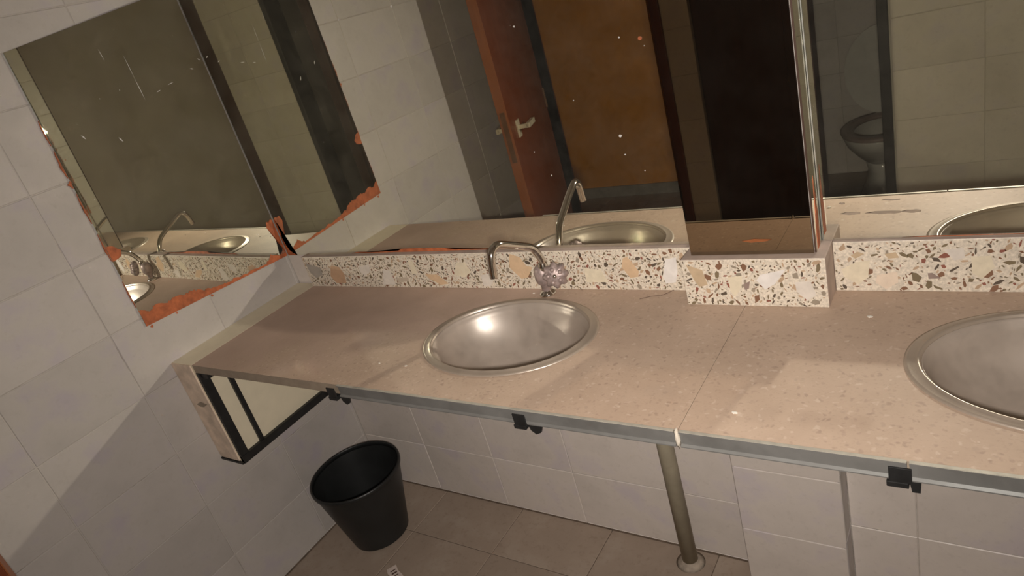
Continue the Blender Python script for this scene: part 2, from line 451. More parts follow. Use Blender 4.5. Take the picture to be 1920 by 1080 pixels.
tiles(o, (0, -3.1, 0), (-1, 0, 0), (0, 0, 1), (-1.9, -0.90, 0, 2.0), 0.30, 0.20, 0, 0.006, M['tile_cubicle_lit'])
struct('wall_cubicle_side', B(1.9, 2.0, -3.1, YF - 0.10, 0, ZC), M['plaster_grey'])
struct('wall_store', B(2.0, X1 + 0.1, -2.5, -2.4, 0, ZC), M['dark_wood'])
o = struct('floor', B(-1.42, X1 + 0.1, -3.22, 0.1, -0.1, -0.0018), M['grout_floor'], 'grimy brown-grey tiled floor')
tiles(o, (0, 0, 0), (1, 0, 0), (0, 1, 0), (0, X1, YF - 0.1, 0), 0.33, 0.33, 0.0, -0.20, M['floor_tile'])
tiles(o, (0, 0, 0), (1, 0, 0), (0, 1, 0), (-1.3, 1.9, -3.1, YF - 0.1), 0.33, 0.33, 0.0, -0.20, M['floor_tile'])
struct('ceiling', B(-1.42, X1 + 0.1, -3.22, 0.1, ZC, ZC + 0.1), M['ceiling'])
for nm, fr_t, ln in (('trim_5', ((0.0, 0, 0), (0, -1, 0), (0, 0, 1), (1, 0, 0)), X1), ('trim_6', ((0, YF, 0), (1, 0, 0), (0, 0, 1), (0, 1, 0)), -YF)):
    struct(nm, prism([(0, -0.0005), (0.0035, -0.0005), (0.0015, 0.002), (0, 0.004)], ln, fr_t), M['grime'], 'dark grimy joint between wall and floor')
# wooden linings of the openings
bmt = bmesh.new(); box(bmt, 0.72, 0.762, YF - 0.11, YF + 0.012, 0, 2.08, bev=0.003)
struct('trim_1', bmt, M['door_wood'], 'red-brown right jamb of the doorway')
bmt = bmesh.new(); box(bmt, -0.0, 0.03, YF - 0.11, YF + 0.010, 0, 2.08, bev=0.003)
struct('trim_2', bmt, M['door_wood'], 'red-brown left jamb of the doorway')
bmt = bmesh.new(); box(bmt, 1.562, 1.60, YF - 0.11, YF + 0.015, 0, 2.08, bev=0.003)
struct('trim_3', bmt, M['black_metal'], 'black post at the cubicle opening')
bmt = bmesh.new(); box(bmt, 2.17, 2.36, YF - 0.08, YF - 0.02, 0, 2.05, bev=0.003)
struct('trim_4', bmt, M['dark_wood'], 'dark brown panel beside the tiled front wall')

# pillar between the mirrors
PX0, PX1, PY = 1.422, 1.665, -0.058
p_ = thing('pillar', 'narrow tiled pillar rising through the counter between the two wall mirrors', 'pillar', (0, 0, 0))
p_['kind'] = 'structure'
obj('core', B(PX0 + 0.006, PX1 - 0.006, PY + 0.006, 0.004, 0, ZC), M['grout'], p_)
tiles(p_, (0, PY, 0), (1, 0, 0), (0, 0, 1), (PX0, PX1, 0, H - 0.03), 0.30, 0.20, PX0 - 0.02, -0.015, M['tile_low_lit'])
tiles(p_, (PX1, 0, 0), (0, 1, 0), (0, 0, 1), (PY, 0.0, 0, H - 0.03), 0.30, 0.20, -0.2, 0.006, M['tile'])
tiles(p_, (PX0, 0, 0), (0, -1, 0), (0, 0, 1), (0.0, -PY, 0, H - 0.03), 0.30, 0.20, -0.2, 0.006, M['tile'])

# door leaf, ajar against the left wall
DA = Vector((0.258, -1.107, 0)); DB = Vector((0.040, YF + 0.02, 0))
dv_ = (DB - DA); dl = dv_.length; ang = math.atan2(dv_.y, dv_.x)
d_ = bpy.data.objects.new('door_1', None); link(d_); d_.location = DA; d_.rotation_euler = (0, 0, ang)
tag(d_, 'varnished red-brown door leaf ajar near the left wall', None, kind='structure')
# local x along the leaf from the free edge to the hinge, +y = room side
obj('door_leaf', B(0.0025, dl, -0.042, 0, 0.008, 2.03, bev=0.002), M['door_wood'], d_)
obj('door_edge_strip', B(0, 0.0025, -0.042, 0, 0.008, 2.03), M['door_edge'], d_)['label'] = 'orange-brown free edge, coloured lighter as if lit'
obj('lock_plate', B(-0.0015, 0.001, -0.032, -0.010, 0.87, 1.09), M['brass_dark'], d_)
def lever(side):
    y0 = 0 if side > 0 else -0.042
    bm = bmesh.new()
    box(bm, 0.085, 0.125, min(y0, y0 + side * 0.008), max(y0, y0 + side * 0.008), 0.955, 1.03, bev=0.001)
    box(bm, 0.096, 0.112, min(y0, y0 + side * 0.05), max(y0, y0 + side * 0.05), 0.988, 1.006, bev=0.002)
    box(bm, 0.096, 0.205, min(y0 + side * 0.04, y0 + side * 0.058), max(y0 + side * 0.04, y0 + side * 0.058), 0.986, 1.008, bev=0.002)
    o = obj('door_handle', bm, M['handle'], d_); o['label'] = 'pale lever handle on the room side' if side > 0 else 'pale lever handle on the wall side'
lever(1); lever(-1)
for z in (0.25, 1.0, 1.8):
    obj('hinge', tube([(dl + 0.004, 0.002, z - 0.05), (dl + 0.004, 0.002, z + 0.05)], 0.007, 10), M['brass_dark'], d_)
# dark closed cubicle door beside the stub wall
d2 = bpy.data.objects.new('door_2', None); link(d2); d2.location = (0, 0, 0); tag(d2, 'dark brown door between the stub wall and the toilet cubicle', None, kind='structure')
obj('door_leaf', B(0.886, 1.245, YF - 0.06, YF - 0.02, 0.01, 2.04, bev=0.002), M['dark_wood'], d2)
obj('door_frame', B(1.245, 1.322, YF - 0.10, YF - 0.005, 0, 2.05, bev=0.003), M['dark_wood'], d2)

# ------------------------------------------------------------------ mirrors
def ragged(base_pts, jit, sub, rnd):
    out = []
    for a, b in zip(base_pts, base_pts[1:]):
        for k in range(sub):
            t = k / sub
            j = 0 if k == 0 else 1
            out.append((a[0] + (b[0] - a[0]) * t + rnd.uniform(-jit, jit) * j, a[1] + (b[1] - a[1]) * t + rnd.uniform(-jit, jit) * j))
    out.append(base_pts[-1]); return out

rnd = random.Random(3)
# left wall mirror: plane turned a little about the vertical, so the corner side stands proud
ME = 0.033
def mA(y): return 0.0215 + ME * y
ma = thing('wall_mirror', 'aged mirror on the left wall with orange backing paint showing along its bottom edge', 'mirror', (0, 0, 0))
FA = ((0.0, 0, 0), (0, 1, 0), (0, 0, 1), (1, 0, 0))
polyA = [(-0.515, 0.9800), (-0.0140, 0.9575), (-0.0140, 1.799), (-0.503, 1.729)]
bm = bmesh.new()
fr = [bm.verts.new((mA(y), y, z)) for y, z in polyA]; bk = [bm.verts.new((mA(y) - 0.0045, y, z)) for y, z in polyA]
bm.faces.new(fr); bm.faces.new(bk[::-1])
for i in range(4):
    f = bm.faces.new((fr[i], bk[i], bk[(i + 1) % 4], fr[(i + 1) % 4])); f.material_index = 1
obj('glass', bm, [M['mirror_left'], M['glass_edge']], ma)
def sheetA(name, poly, mat, parent, t=0.0006, lab=None):
    bm = bmesh.new()
    a = [bm.verts.new((mA(y) + 0.0001, y, z)) for y, z in poly]; b = [bm.verts.new((mA(y) + t, y, z)) for y, z in poly]
    k = len(poly); bm.faces.new(b)
    for i in range(k): bm.faces.new((a[i], a[(i + 1) % k], b[(i + 1) % k], b[i]))
    bmesh.ops.triangulate(bm, faces=[f for f in bm.faces if len(f.verts) > 4])
    o = obj(name, bm, mat, parent)
    if lab: o['label'] = lab
    return o
bt = [(-0.5145, 1.030), (-0.500, 1.024), (-0.4867, 1.014), (-0.4715, 1.021), (-0.4334, 1.0134), (-0.410, 1.016), (-0.379, 1.008), (-0.35, 1.0086), (-0.34, 1.0006), (-0.3073, 0.9893), (-0.2575, 0.9792), (-0.2458, 0.9803), (-0.1983, 0.9749), (-0.15, 0.9725), (-0.0964, 0.9695), (-0.082, 0.9775), (-0.069, 0.9868), (-0.055, 0.978), (-0.040, 0.972), (-0.0025, 0.969)]
rag = [(y, z + rnd.uniform(-0.0032, 0.0032)) for y, z in ragged(bt, 0.0016, 5, rnd)]
rag = sorted((min(-0.0145, max(-0.5145, y)), z) for y, z in rag)
def zb(y): return 0.9572 - 0.0448 * (y + 0.002)
bm = bmesh.new()
v0 = [bm.verts.new((mA(y) + 0.0006, y, zb(y))) for y, z in rag]; v1 = [bm.verts.new((mA(y) + 0.0006, y, z)) for y, z in rag]; v2 = [bm.verts.new((mA(y) + 0.0001, y, z)) for y, z in rag]
for i in range(len(rag) - 1):
    bm.faces.new((v0[i], v0[i + 1], v1[i + 1], v1[i])); bm.faces.new((v1[i], v1[i + 1], v2[i + 1], v2[i]))
o = obj('exposed_backing', bm, M['adhesive'], ma); o['label'] = 'ragged orange-brown band where the silvering is gone'
sheetA('exposed_backing', ragged([(-0.0145, 0.968), (-0.0165, 0.975), (-0.0236, 1.0092), (-0.0337, 1.0425), (-0.0442, 1.0699), (-0.0383, 1.0873), (-0.028, 1.083), (-0.022, 1.090), (-0.0145, 1.0861)], 0.0012, 4, rnd)[:-1] + [(-0.0144, 1.03)], M['adhesive'], ma)
blob = [(-0.5185, 1.245), (-0.4947, 1.238), (-0.4776, 1.2202), (-0.484, 1.205), (-0.5014, 1.1998), (-0.5130, 1.20)]
sheetA('exposed_backing', [(max(-0.5110, y), z - 0.02) for y, z in ragged(blob, 0.002, 3, rnd)], M['adhesive'], ma)
def scratchA(p, q, wd=0.0012):
    (y0, z0), (y1, z1) = p, q
    d = Vector((y1 - y0, z1 - z0)); n = Vector((-d.y, d.x)).normalized() * wd / 2
    sheetA('scratch', [(y0, z0), ((y0 + y1) / 2 - n.x, (z0 + z1) / 2 - n.y), (y1, z1), ((y0 + y1) / 2 + n.x, (z0 + z1) / 2 + n.y)], M['scratch'], ma, 0.0004)
for p, q, wd in (((-0.232, 1.662), (-0.231, 1.600), 0.0012), ((-0.231, 1.600), (-0.230, 1.540), 0.0018), ((-0.288, 1.690), (-0.286, 1.660), 0.0015), ((-0.345, 1.470), (-0.338, 1.455), 0.004),
                 ((-0.430, 1.503), (-0.424, 1.490), 0.004), ((-0.064, 1.585), (-0.054, 1.581), 0.003), ((-0.030, 1.606), (-0.022, 1.600), 0.003), ((-0.15, 1.56), (-0.13, 1.563), 0.002), ((-0.19, 1.55), (-0.175, 1.553), 0.002)):
    scratchA(p, q, wd)
# orange traces of adhesive on the tiles beside the mirror's front edge
def edge_y(z): return -0.515 + 0.012 * (z - 0.98) / 0.749 - 0.0006
for z0_, z1_, wmax in ((1.50, 1.565, 0.003), (1.415, 1.488, 0.006), (1.388, 1.408, 0.010), (1.29, 1.375, 0.004), (1.18, 1.26, 0.004), (1.04, 1.12, 0.003)):
    k = 10; P = []
    for i in range(k + 1):
        z = z0_ + (z1_ - z0_) * i / k
        P.append((edge_y(z) - wmax * math.sin(math.pi * i / k) * rnd.uniform(0.35, 1.0), z))
    P += [(edge_y(z1_) + 0.002, z1_), (edge_y(z0_) + 0.002, z0_)]
    bm = prism(P, 0.0030, FA); bmesh.ops.triangulate(bm, faces=[f for f in bm.faces if len(f.verts) > 4])
    obj('adhesive_trace', bm, M['adhesive'], ma)
for y, z, r in ((-0.5, 0.972, 0.006), (-0.30, 0.962, 0.005), (-0.42, 0.970, 0.004)):
    obj('adhesive_trace', prism([(y + r * rnd.uniform(.5, 1) * math.cos(a), z + r * rnd.uniform(.5, 1) * math.sin(a)) for a in [k * 0.785 for k in range(8)]], 0.0012, FA), M['adhesive'], ma)

def back_mirror(name, x0, x1, y, label, mat, z0=ZM + 0.0008, z1=2.1):
    t = thing(name, label, 'mirror', (0, 0, 0))
    bm = bmesh.new()
    box(bm, x0, x1, y, y + 0.004, z0, z1)
    for f in bm.faces:
        f.material_index = 0 if abs(f.normal.y) > 0.9 or f.calc_center_median().y < y + 0.0005 else 1
    bm.normal_update()
    for f in bm.faces: f.material_index = 0 if f.normal.y < -0.9 or f.normal.y > 0.9 else 1
    obj('glass', bm, [mat, M['edge_dark' if mat.name == 'mirror_bronze' else 'glass_edge']], t)
    return t
YM = -0.011
mb_ = back_mirror('wall_mirror', 0.023, PX0 - 0.001, YM, 'wide mirror above the backsplash with the tap, between the corner and the pillar', M['mirror'])
mc_ = back_mirror('wall_mirror', PX1 + 0.001, X1 - 0.005, YM, 'mirror on the back wall to the right of the pillar', M['mirror'])
md_ = back_mirror('wall_mirror', PX0, PX1 - 0.004, PY - 0.012, 'narrow bronze tinted mirror on the front of the pillar', M['mirror_bronze'])
obj('edge_bead', tube([(PX0 - 0.0022, YM - 0.0012, ZM + 0.001), (PX0 - 0.0022, YM - 0.0012, 2.1)], 0.0011, 8), M['bead'], mb_, True)
obj('edge_bead', tube([(PX1 + 0.0022, YM - 0.0012, ZM + 0.001), (PX1 + 0.0022, YM - 0.0012, 2.1)], 0.0013, 8), M['bead'], mc_, True)
def sheetB(poly, y, mat, parent, name='exposed_backing', lab=None):
    bm = prism(poly, 0.0005, ((0, y - 0.0001, 0), (1, 0, 0), (0, 0, 1), (0, -1, 0)))
    bmesh.ops.triangulate(bm, faces=[f for f in bm.faces if len(f.verts) > 4])
    o = obj(name, bm, mat, parent)
    if lab: o['label'] = lab
sheetB(ragged([(0.024, 0.957), (0.024, 1.085), (0.034, 1.08), (0.036, 1.05), (0.028, 1.02), (0.034, 0.99), (0.040, 0.975), (0.048, 0.970), (0.06, 0.962), (0.07, 0.957)], 0.0018, 3, rnd), YM, M['adhesive'], mb_)
sheetB(ragged([(0.33, 0.9572), (0.36, 0.9615), (0.41, 0.9605), (0.45, 0.9615), (0.53, 0.9620), (0.545, 0.9675), (0.60, 0.968), (0.70, 0.9665), (0.74, 0.9615), (0.86, 0.960), (0.94, 0.9572)], 0.0006, 3, rnd), YM, M['adhesive'], mb_, lab='thin orange-brown strip along the bottom edge')
sheetB(ragged([(1.80, 0.9572), (1.84, 0.9590), (1.95, 0.9585), (2.10, 0.9572)], 0.0005, 3, rnd), YM, M['adhesive'], mc_)
for x, z, r in ((1.100, 1.4737, .0025), (1.3306, 1.4064, .0025), (1.2906, 1.211, .004), (1.3738, 1.396, .005), (1.2927, 1.1696, .002), (0.6093, 1.5901, .0025), (0.7876, 1.5829, .003), (1.10, 1.14, .002), (1.07, 1.2, .0018), (1.2, 1.3, .0015), (1.33, 1.13, .0015)):
    sheetB([(x + r * rnd.uniform(.6, 1.1) * math.cos(k * 1.05), z + r * rnd.uniform(.6, 1.1) * math.sin(k * 1.05)) for k in range(6)], YM, M['adhesive'] if r > .0045 else M['scratch'], mb_, 'fleck')
# brown stains low on the right-hand and bronze mirrors
for x0, x1, z, h in ((1.700, 1.735, 1.009, .006), (1.742, 1.800, 1.008, .006), (1.800, 1.832, 1.008, .006), (1.70, 1.71, 1.03, .004), (1.77, 1.80, 1.032, .003)):
    P = [(x0, z), ((x0 * 2 + x1) / 3, z + h * .5), (x1, z + h * .3), (x1, z - h * .3), ((x0 + x1) / 2, z - h * .5)]
    sheetB(ragged(P, 0.0009, 3, rnd), YM, M['stone_edge'], mc_, 'stain')
P = [(1.530, 0.986), (1.555, 0.990), (1.588, 0.988), (1.575, 0.984), (1.548, 0.982)]
sheetB(ragged(P, 0.0006, 3, rnd), PY - 0.012, M['door_edge'], md_, 'stain')
# orange backing along the right end of the pillar mirror
def side_mirror(x0, x1, label):
    t = thing('wall_mirror', label, 'mirror', (0, 0, 0))
    bm = bmesh.new(); box(bm, x0, x1, PY - 0.0075, YM - 0.0002, ZM + 0.0008, 2.1); bm.normal_update()
    for f in bm.faces: f.material_index = 0 if abs(f.normal.x) > 0.9 else 1
    obj('glass', bm, [M['mirror_side'], M['edge_dark']], t)
    return t
side_mirror(PX0 - 0.0005, PX0 + 0.003, 'slim mirror strip on the left flank of the pillar, visible in the left wall mirror')
me_ = side_mirror(PX1 - 0.003, PX1 + 0.0005, 'slim mirror strip on the right flank of the pillar')
P = ragged([(0.004, 0.9575), (0.024, 0.9575), (0.030, 1.01), (0.024, 1.06), (0.016, 1.10), (0.010, 1.03), (0.006, 1.0)], 0.001, 3, rnd)
bm = prism(P, 0.0006, ((PX1 + 0.0004, PY, 0), (0, 1, 0), (0, 0, 1), (1, 0, 0)))
bmesh.ops.triangulate(bm, faces=[f for f in bm.faces if len(f.verts) > 4])
obj('exposed_backing', bm, M['adhesive'], me_)

# ------------------------------------------------------------------ countertop
def plate_hole(x0, x1, y0, y1, z0, z1, cx, cy_, rx, ry, mi_top=0, mi_side=1, n=96):
    bm = bmesh.new()
    angs = [2 * math.pi * i / n for i in range(n)]
    corners = [math.atan2((yy - cy_), (xx - cx)) % (2 * math.pi) for xx in (x0, x1) for yy in (y0, y1)]
    angs = sorted(set([round(a, 6) for a in angs + corners]))
    rect, ell = [], []
    for a in angs:
        c, s = math.cos(a), math.sin(a)
        ts = []
        if c > 1e-9: ts.append((x1 - cx) / c)
        if c < -1e-9: ts.append((x0 - cx) / c)
        if s > 1e-9: ts.append((y1 - cy_) / s)
        if s < -1e-9: ts.append((y0 - cy_) / s)
        t = min(ts); rect.append((cx + c * t, cy_ + s * t)); ell.append((cx + rx * c, cy_ + ry * s))
    V = {}
    for nm, P in (('r', rect), ('e', ell)):
        for z in (z0, z1): V[nm, z] = [bm.verts.new((x, y, z)) for x, y in P]
    k = len(angs)
    for i in range(k):
        j = (i + 1) % k
        bm.faces.new((V['r', z1][i], V['r', z1][j], V['e', z1][j], V['e', z1][i])).material_index = mi_top
        bm.faces.new((V['r', z0][i], V['r', z0][j], V['e', z0][j], V['e', z0][i])).material_index = mi_side
        bm.faces.new((V['r', z0][i], V['r', z0][j], V['r', z1][j], V['r', z1][i])).material_index = mi_side
        bm.faces.new((V['e', z0][i], V['e', z0][j], V['e', z1][j], V['e', z1][i])).material_index = mi_side
    return bm
S1 = (1.030, -0.2480); S2 = (2.042, -0.2480); RXO, RYO = 0.222, 0.170
c1 = obj('countertop', plate_hole(0.1045, 1.5246, DC, -0.0065, H - 0.025, H, S1[0], S1[1], 0.205, 0.153), [M['counter'], M['stone_edge']])
tag(c1, 'dusty pink-brown terrazzo counter slab from the corner panel to the seam, with the whole sink', 'countertop')
c2 = obj('countertop', plate_hole(1.5254, X1 - 0.002, DC, -0.0065, H - 0.025, H, S2[0], S2[1], 0.205, 0.153), [M['counter'], M['stone_edge']])
tag(c2, 'dusty terrazzo counter slab on the right of the seam, with the cropped sink', 'countertop')

# sinks
def sink(cx, cy_, label):
    t = thing('sink', label, 'sink', (cx, cy_, H))
    ry = RYO / RXO
    # rim: flange, ridge, inner lip
    prof = [(0.222, 0.0003), (0.2215, 0.0022), (0.216, 0.0036), (0.206, 0.0030), (0.2030, 0.0052), (0.2005, 0.0056), (0.1985, 0.0040), (0.1965, 0.0)]
    bm = lathe(prof, 96, sy=ry)
    r = obj('rim', bm, M['steel_rim'], t, True); r['label'] = 'flat dusty flange lying on the counter'
    prof = [(0.1965, 0.0), (0.1955, -0.005), (0.1905, -0.0085), (0.186, -0.020), (0.176, -0.041), (0.158, -0.066), (0.130, -0.090), (0.098, -0.108), (0.062, -0.119), (0.028, -0.124), (0.026, -0.127), (0.024, -0.127)]
    bm = lathe(prof, 96, sy=ry)
    bo = obj('bowl', bm, M['steel'], t, True)
    m = bo.modifiers.new('thick', 'SOLIDIFY'); m.thickness = 0.001; m.offset = -1
    bm = lathe([(0.0, -0.124), (0.006, -0.1235), (0.020, -0.1225), (0.0235, -0.1235), (0.024, -0.127), (0.0, -0.128)], 32, sy=1)
    dr = obj('drain', bm, M['chrome'], t, True)
    bm = tube([(0, 0, -0.128), (0, 0, -0.20)], 0.018, 16); obj('drain_tail', bm, M['pipe'], t, True)
    return t
sink(S1[0], S1[1], 'oval stainless steel sink in front of the chrome tap')
sink(S2[0], S2[1], 'oval stainless steel sink cropped by the right edge of the photo')

# ------------------------------------------------------------------ terrazzo splashes
STONES_LEFT = [
  ('grey', [(0.1146, 0.9344), (0.1824, 0.9165), (0.1763, 0.8919), (0.1414, 0.8805), (0.1209, 0.8998)]),
  ('peach', [(0.2327, 0.9254), (0.2689, 0.9194), (0.2805, 0.8953), (0.2736, 0.8636), (0.2291, 0.8634), (0.2123, 0.888)]),
  ('pale', [(0.3599, 0.9202), (0.4045, 0.9268), (0.4014, 0.902), (0.37, 0.8895), (0.3555, 0.9022)]),
  ('pale', [(0.4591, 0.9104), (0.485, 0.9049), (0.4865, 0.8804), (0.4879, 0.8592), (0.4349, 0.8589)]),
  ('tan', [(0.4975, 0.8804), (0.5459, 0.8838), (0.5476, 0.8735), (0.5033, 0.8646)]),
  ('cream', [(0.5697, 0.9381), (0.5866, 0.9345), (0.589, 0.8974), (0.5684, 0.8924)]),
  ('peach2', [(0.6179, 0.8939), (0.6628, 0.892), (0.6943, 0.8637), (0.6655, 0.8596), (0.6264, 0.8804)]),
  ('cream', [(0.7458, 0.9288), (0.7751, 0.9283), (0.7864, 0.8996), (0.7585, 0.8836), (0.7236, 0.8902)]),
  ('pale', [(0.8148, 0.8891), (0.8425, 0.8955), (0.8585, 0.8793), (0.8363, 0.8564), (0.8149, 0.8579)]),
  ('peach2', [(0.9274, 0.9509), (0.9578, 0.9411), (0.97, 0.9165), (0.9883, 0.9117), (0.9646, 0.8824), (0.9452, 0.8793), (0.9178, 0.9108)]),
  ('cream', [(1.1338, 0.9087), (1.1789, 0.9025), (1.1916, 0.8706), (1.1331, 0.8705)]),
  ('peach2', [(1.2419, 0.9326), (1.2536, 0.9366), (1.2753, 0.8989), (1.2698, 0.885), (1.2501, 0.8822), (1.2343, 0.9105)]),
  ('white', [(1.3437, 0.928), (1.3696, 0.9329), (1.3673, 0.8983), (1.3587, 0.8712), (1.3352, 0.8683), (1.3305, 0.8848)])]
STONES_BLOCK = [
  ('tan2', [(1.4151, 0.9449), (1.4481, 0.9319), (1.4543, 0.8978), (1.4361, 0.8934), (1.4283, 0.9063)]),
  ('cream', [(1.4985, 0.9149), (1.5266, 0.919), (1.523, 0.892), (1.5072, 0.8707), (1.4997, 0.8833)]),
  ('white', [(1.5625, 0.921), (1.6119, 0.9328), (1.5881, 0.9008), (1.5692, 0.8884), (1.554, 0.9088)]),
  ('pale', [(1.6259, 0.905), (1.6541, 0.9071), (1.6629, 0.8776), (1.6454, 0.8652), (1.6273, 0.8851)]),
  ('brownc', [(1.5275, 0.9004), (1.5412, 0.9067), (1.5373, 0.8901), (1.5290, 0.8871)])]
STONES_RIGHT = [
  ('cream', [(1.6969, 0.8969), (1.722, 0.9124), (1.7472, 0.9159), (1.7422, 0.8808), (1.7254, 0.8649), (1.7006, 0.8808)]),
  ('peach3', [(1.758, 0.8847), (1.7918, 0.8923), (1.7924, 0.8692), (1.7719, 0.8553), (1.7541, 0.869)]),
  ('cream', [(1.9056, 0.9205), (1.9346, 0.9217), (1.9399, 0.8986), (1.9216, 0.8771), (1.9082, 0.888)]),
  ('pale', [(1.865, 0.9357), (1.895, 0.9385), (1.8975, 0.9188), (1.8812, 0.9137)]),
  ('tan2', [(1.7149, 0.9261), (1.7265, 0.9347), (1.7387, 0.9295), (1.7225, 0.9201)]),
  ('tan2', [(1.7723, 0.9287), (1.7904, 0.9321), (1.7959, 0.9207), (1.7779, 0.9192)]),
  ('brownc', [(1.8401, 0.8883), (1.8472, 0.889), (1.8612, 0.8778), (1.8412, 0.877)]),
  ('cream', [(2.05, 0.93), (2.09, 0.925), (2.10, 0.89), (2.06, 0.885)]), ('peach2', [(2.20, 0.90), (2.24, 0.91), (2.25, 0.875), (2.21, 0.865)])]
def splash(name, label, x0, x1, yf, stones, smin, smax, spacing, seed, dens=1.5):
    t = thing(name, label, 'backsplash', (0, 0, 0))
    bm = bmesh.new(); box(bm, x0, x1, yf, -0.0065, H + 0.0002, ZM, bev=0.0015)
    bm.normal_update()
    for f in bm.faces: f.material_index = 1 if f.normal.z > 0.7 or f.normal.x > 0.7 else 0
    obj('slab', bm, [M['cement'], M['dust_ledge']], t)
    fr = ((0, yf, 0), (1, 0, 0), (0, 0, 1), (0, -1, 0))
    for k, P in stones:
        cx = sum(p[0] for p in P) / len(P); cz = sum(p[1] for p in P) / len(P)
        s = obj('stone_chip', prism(P, 0.0004, fr), M['stone_' + k], t)
    r = random.Random(seed); chips = []; bm = bmesh.new()
    def blocked(x, z, m):
        for k, P in stones:
            if min(p[0] for p in P) - m < x < max(p[0] for p in P) + m and min(p[1] for p in P) - m < z < max(p[1] for p in P) + m:
                ins = False; n = len(P)
                for i in range(n):
                    a, b = P[i], P[(i + 1) % n]
                    if (a[1] > z) != (b[1] > z) and x < (b[0] - a[0]) * (z - a[1]) / (b[1] - a[1]) + a[0]: ins = not ins
                if ins: return True
                if any((p[0] - x) ** 2 + (p[1] - z) ** 2 < m * m for p in P): return True
        return False
    keys = list(CH.keys()); nmax = int((x1 - x0) * (ZM - H) / spacing ** 2 * dens)
    grid = {}
    for _ in range(nmax):
        sz = smin + (smax - smin) * r.random() ** 2.0
        x = r.uniform(x0 + sz, x1 - sz); z = r.uniform(H + sz * .7, ZM - sz * .7)
        if blocked(x, z, sz * 0.7): continue
        gk = (int(x / 0.02), int(z / 0.02)); bad = False
        for i in (-1, 0, 1):
            for j in (-1, 0, 1):
                for (a, b, s_) in grid.get((gk[0] + i, gk[1] + j), ()):
                    if (a - x) ** 2 + (b - z) ** 2 < (0.62 * (s_ + sz)) ** 2: bad = True; break
        if bad: continue
        grid.setdefault(gk, []).append((x, z, sz))
        th = r.uniform(0, math.pi); el = r.uniform(0.22, 0.75); n = r.choice((4, 5, 5, 6))
        P = []
        off = r.random()
        for i in range(n):
            a = 2 * math.pi * (i + off + r.uniform(-.25, .25)) / n; q = r.uniform(0.75, 1.1)
            px, pz = sz * q * math.cos(a), sz * el * q * math.sin(a)
            P.append((x + px * math.cos(th) - pz * math.sin(th), max(H + 0.001, min(ZM - 0.002, z + px * math.sin(th) + pz * math.cos(th)))))
        mi = r.choices(range(6), (3.2, 2.2, 1.0, 2.2, 2.5, 2.2))[0]
        vs = [bm.verts.new((p[0], yf - 0.0003, p[1])) for p in P]; vb = [bm.verts.new((p[0], yf + 0.0005, p[1])) for p in P]
        bm.faces.new(vs).material_index = mi
        for i in range(n): bm.faces.new((vs[i], vb[i], vb[(i + 1) % n], vs[(i + 1) % n])).material_index = mi
    o = obj('small_chips', bm, [M['chip_' + k] for k in keys], t); o['kind'] = 'stuff'
    return t
splash('backsplash', 'terrazzo backsplash running behind the chrome tap', 0.1045, 1.4035, BS, STONES_LEFT, 0.0024, 0.0100, 0.0062, 1, 1.25)
splash('backsplash', 'terrazzo block projecting at the foot of the pillar', 1.4045, 1.6835, -0.09, STONES_BLOCK, 0.0024, 0.0105, 0.0070, 2, 1.3)
splash('backsplash', 'coarse terrazzo backsplash to the right of the projecting block', 1.6845, X1 - 0.002, -0.021, STONES_RIGHT, 0.0028, 0.0125, 0.0088, 3, 1.3)

# ------------------------------------------------------------------ tap
t = thing('tap', 'chrome swan-neck tap with a dusty star-shaped knob behind the left sink', 'tap', (1.030, -0.052, H))
obj('escutcheon', lathe([(0.0, 0.0), (0.0215, 0.0003), (0.022, 0.002), (0.020, 0.005), (0.015, 0.009), (0.0115, 0.012), (0.011, 0.02)], 40), M['chrome'], t, True)
obj('valve_body', lathe([(0.0115, 0.010), (0.012, 0.028), (0.018, 0.034), (0.021, 0.042), (0.0215, 0.060), (0.018, 0.072), (0.013, 0.078), (0.0, 0.079)], 32), M['faucet_dust'], t, True)
# knob: lobed, facing the sink and a little to the right
bm = bmesh.new(); n = 64; rings = []
for y, rr in ((0.0, 0.010), (0.004, 0.025), (0.012, 0.0295), (0.022, 0.0285), (0.028, 0.021), (0.031, 0.009)):
    rings.append([bm.verts.new((rr * (1 + (0.12 if rr > .015 else 0) * math.cos(8 * a)) * math.cos(a), -y, rr * (1 + (0.12 if rr > .015 else 0) * math.cos(8 * a)) * math.sin(a))) for a in [2 * math.pi * k / n for k in range(n)]])
for A, C_ in zip(rings, rings[1:]):
    for i in range(n): bm.faces.new((A[i], A[(i + 1) % n], C_[(i + 1) % n], C_[i]))
bm.faces.new(rings[0]); bm.faces.new(rings[-1])
kn = obj('knob', bm, M['faucet_dust'], t, True, loc=(0.046, -0.010, 0.060)); kn.rotation_euler = (math.radians(-14), 0, math.radians(24))
for a in range(5):
    an = a * 1.257 + 0.5
    bm = bmesh.new(); bmesh.ops.create_uvsphere(bm, u_segments=12, v_segments=8, radius=0.0055)
    b_ = obj('knob_boss', bm, M['faucet_dust'], kn, True, loc=(0.016 * math.cos(an), -0.0285, 0.016 * math.sin(an)))
bm = bmesh.new(); bmesh.ops.create_uvsphere(bm, u_segments=14, v_segments=8, radius=0.0055)
obj('knob_cap', bm, M['chrome'], kn, True, loc=(0, -0.0295, 0))
sp = [(0.020 - 0.012, -0.002, 0.074), (0.012, -0.012, 0.098), (0.012, -0.024, 0.122), (0.012, -0.040, 0.142), (0.011, -0.075, 0.163), (0.009, -0.115, 0.184), (0.009, -0.145, 0.199), (0.007, -0.163, 0.203), (0.005, -0.178, 0.195), (0.004, -0.186, 0.176), (0.003, -0.1905, 0.150), (0.003, -0.192, 0.140)]
sp = [(a, b + 0.006, c) for a, b, c in sp]
bm = tube(smooth_path(sp, 6), 0.0092, 20, cap=False)
so = obj('spout', bm, M['chrome'], t, True)
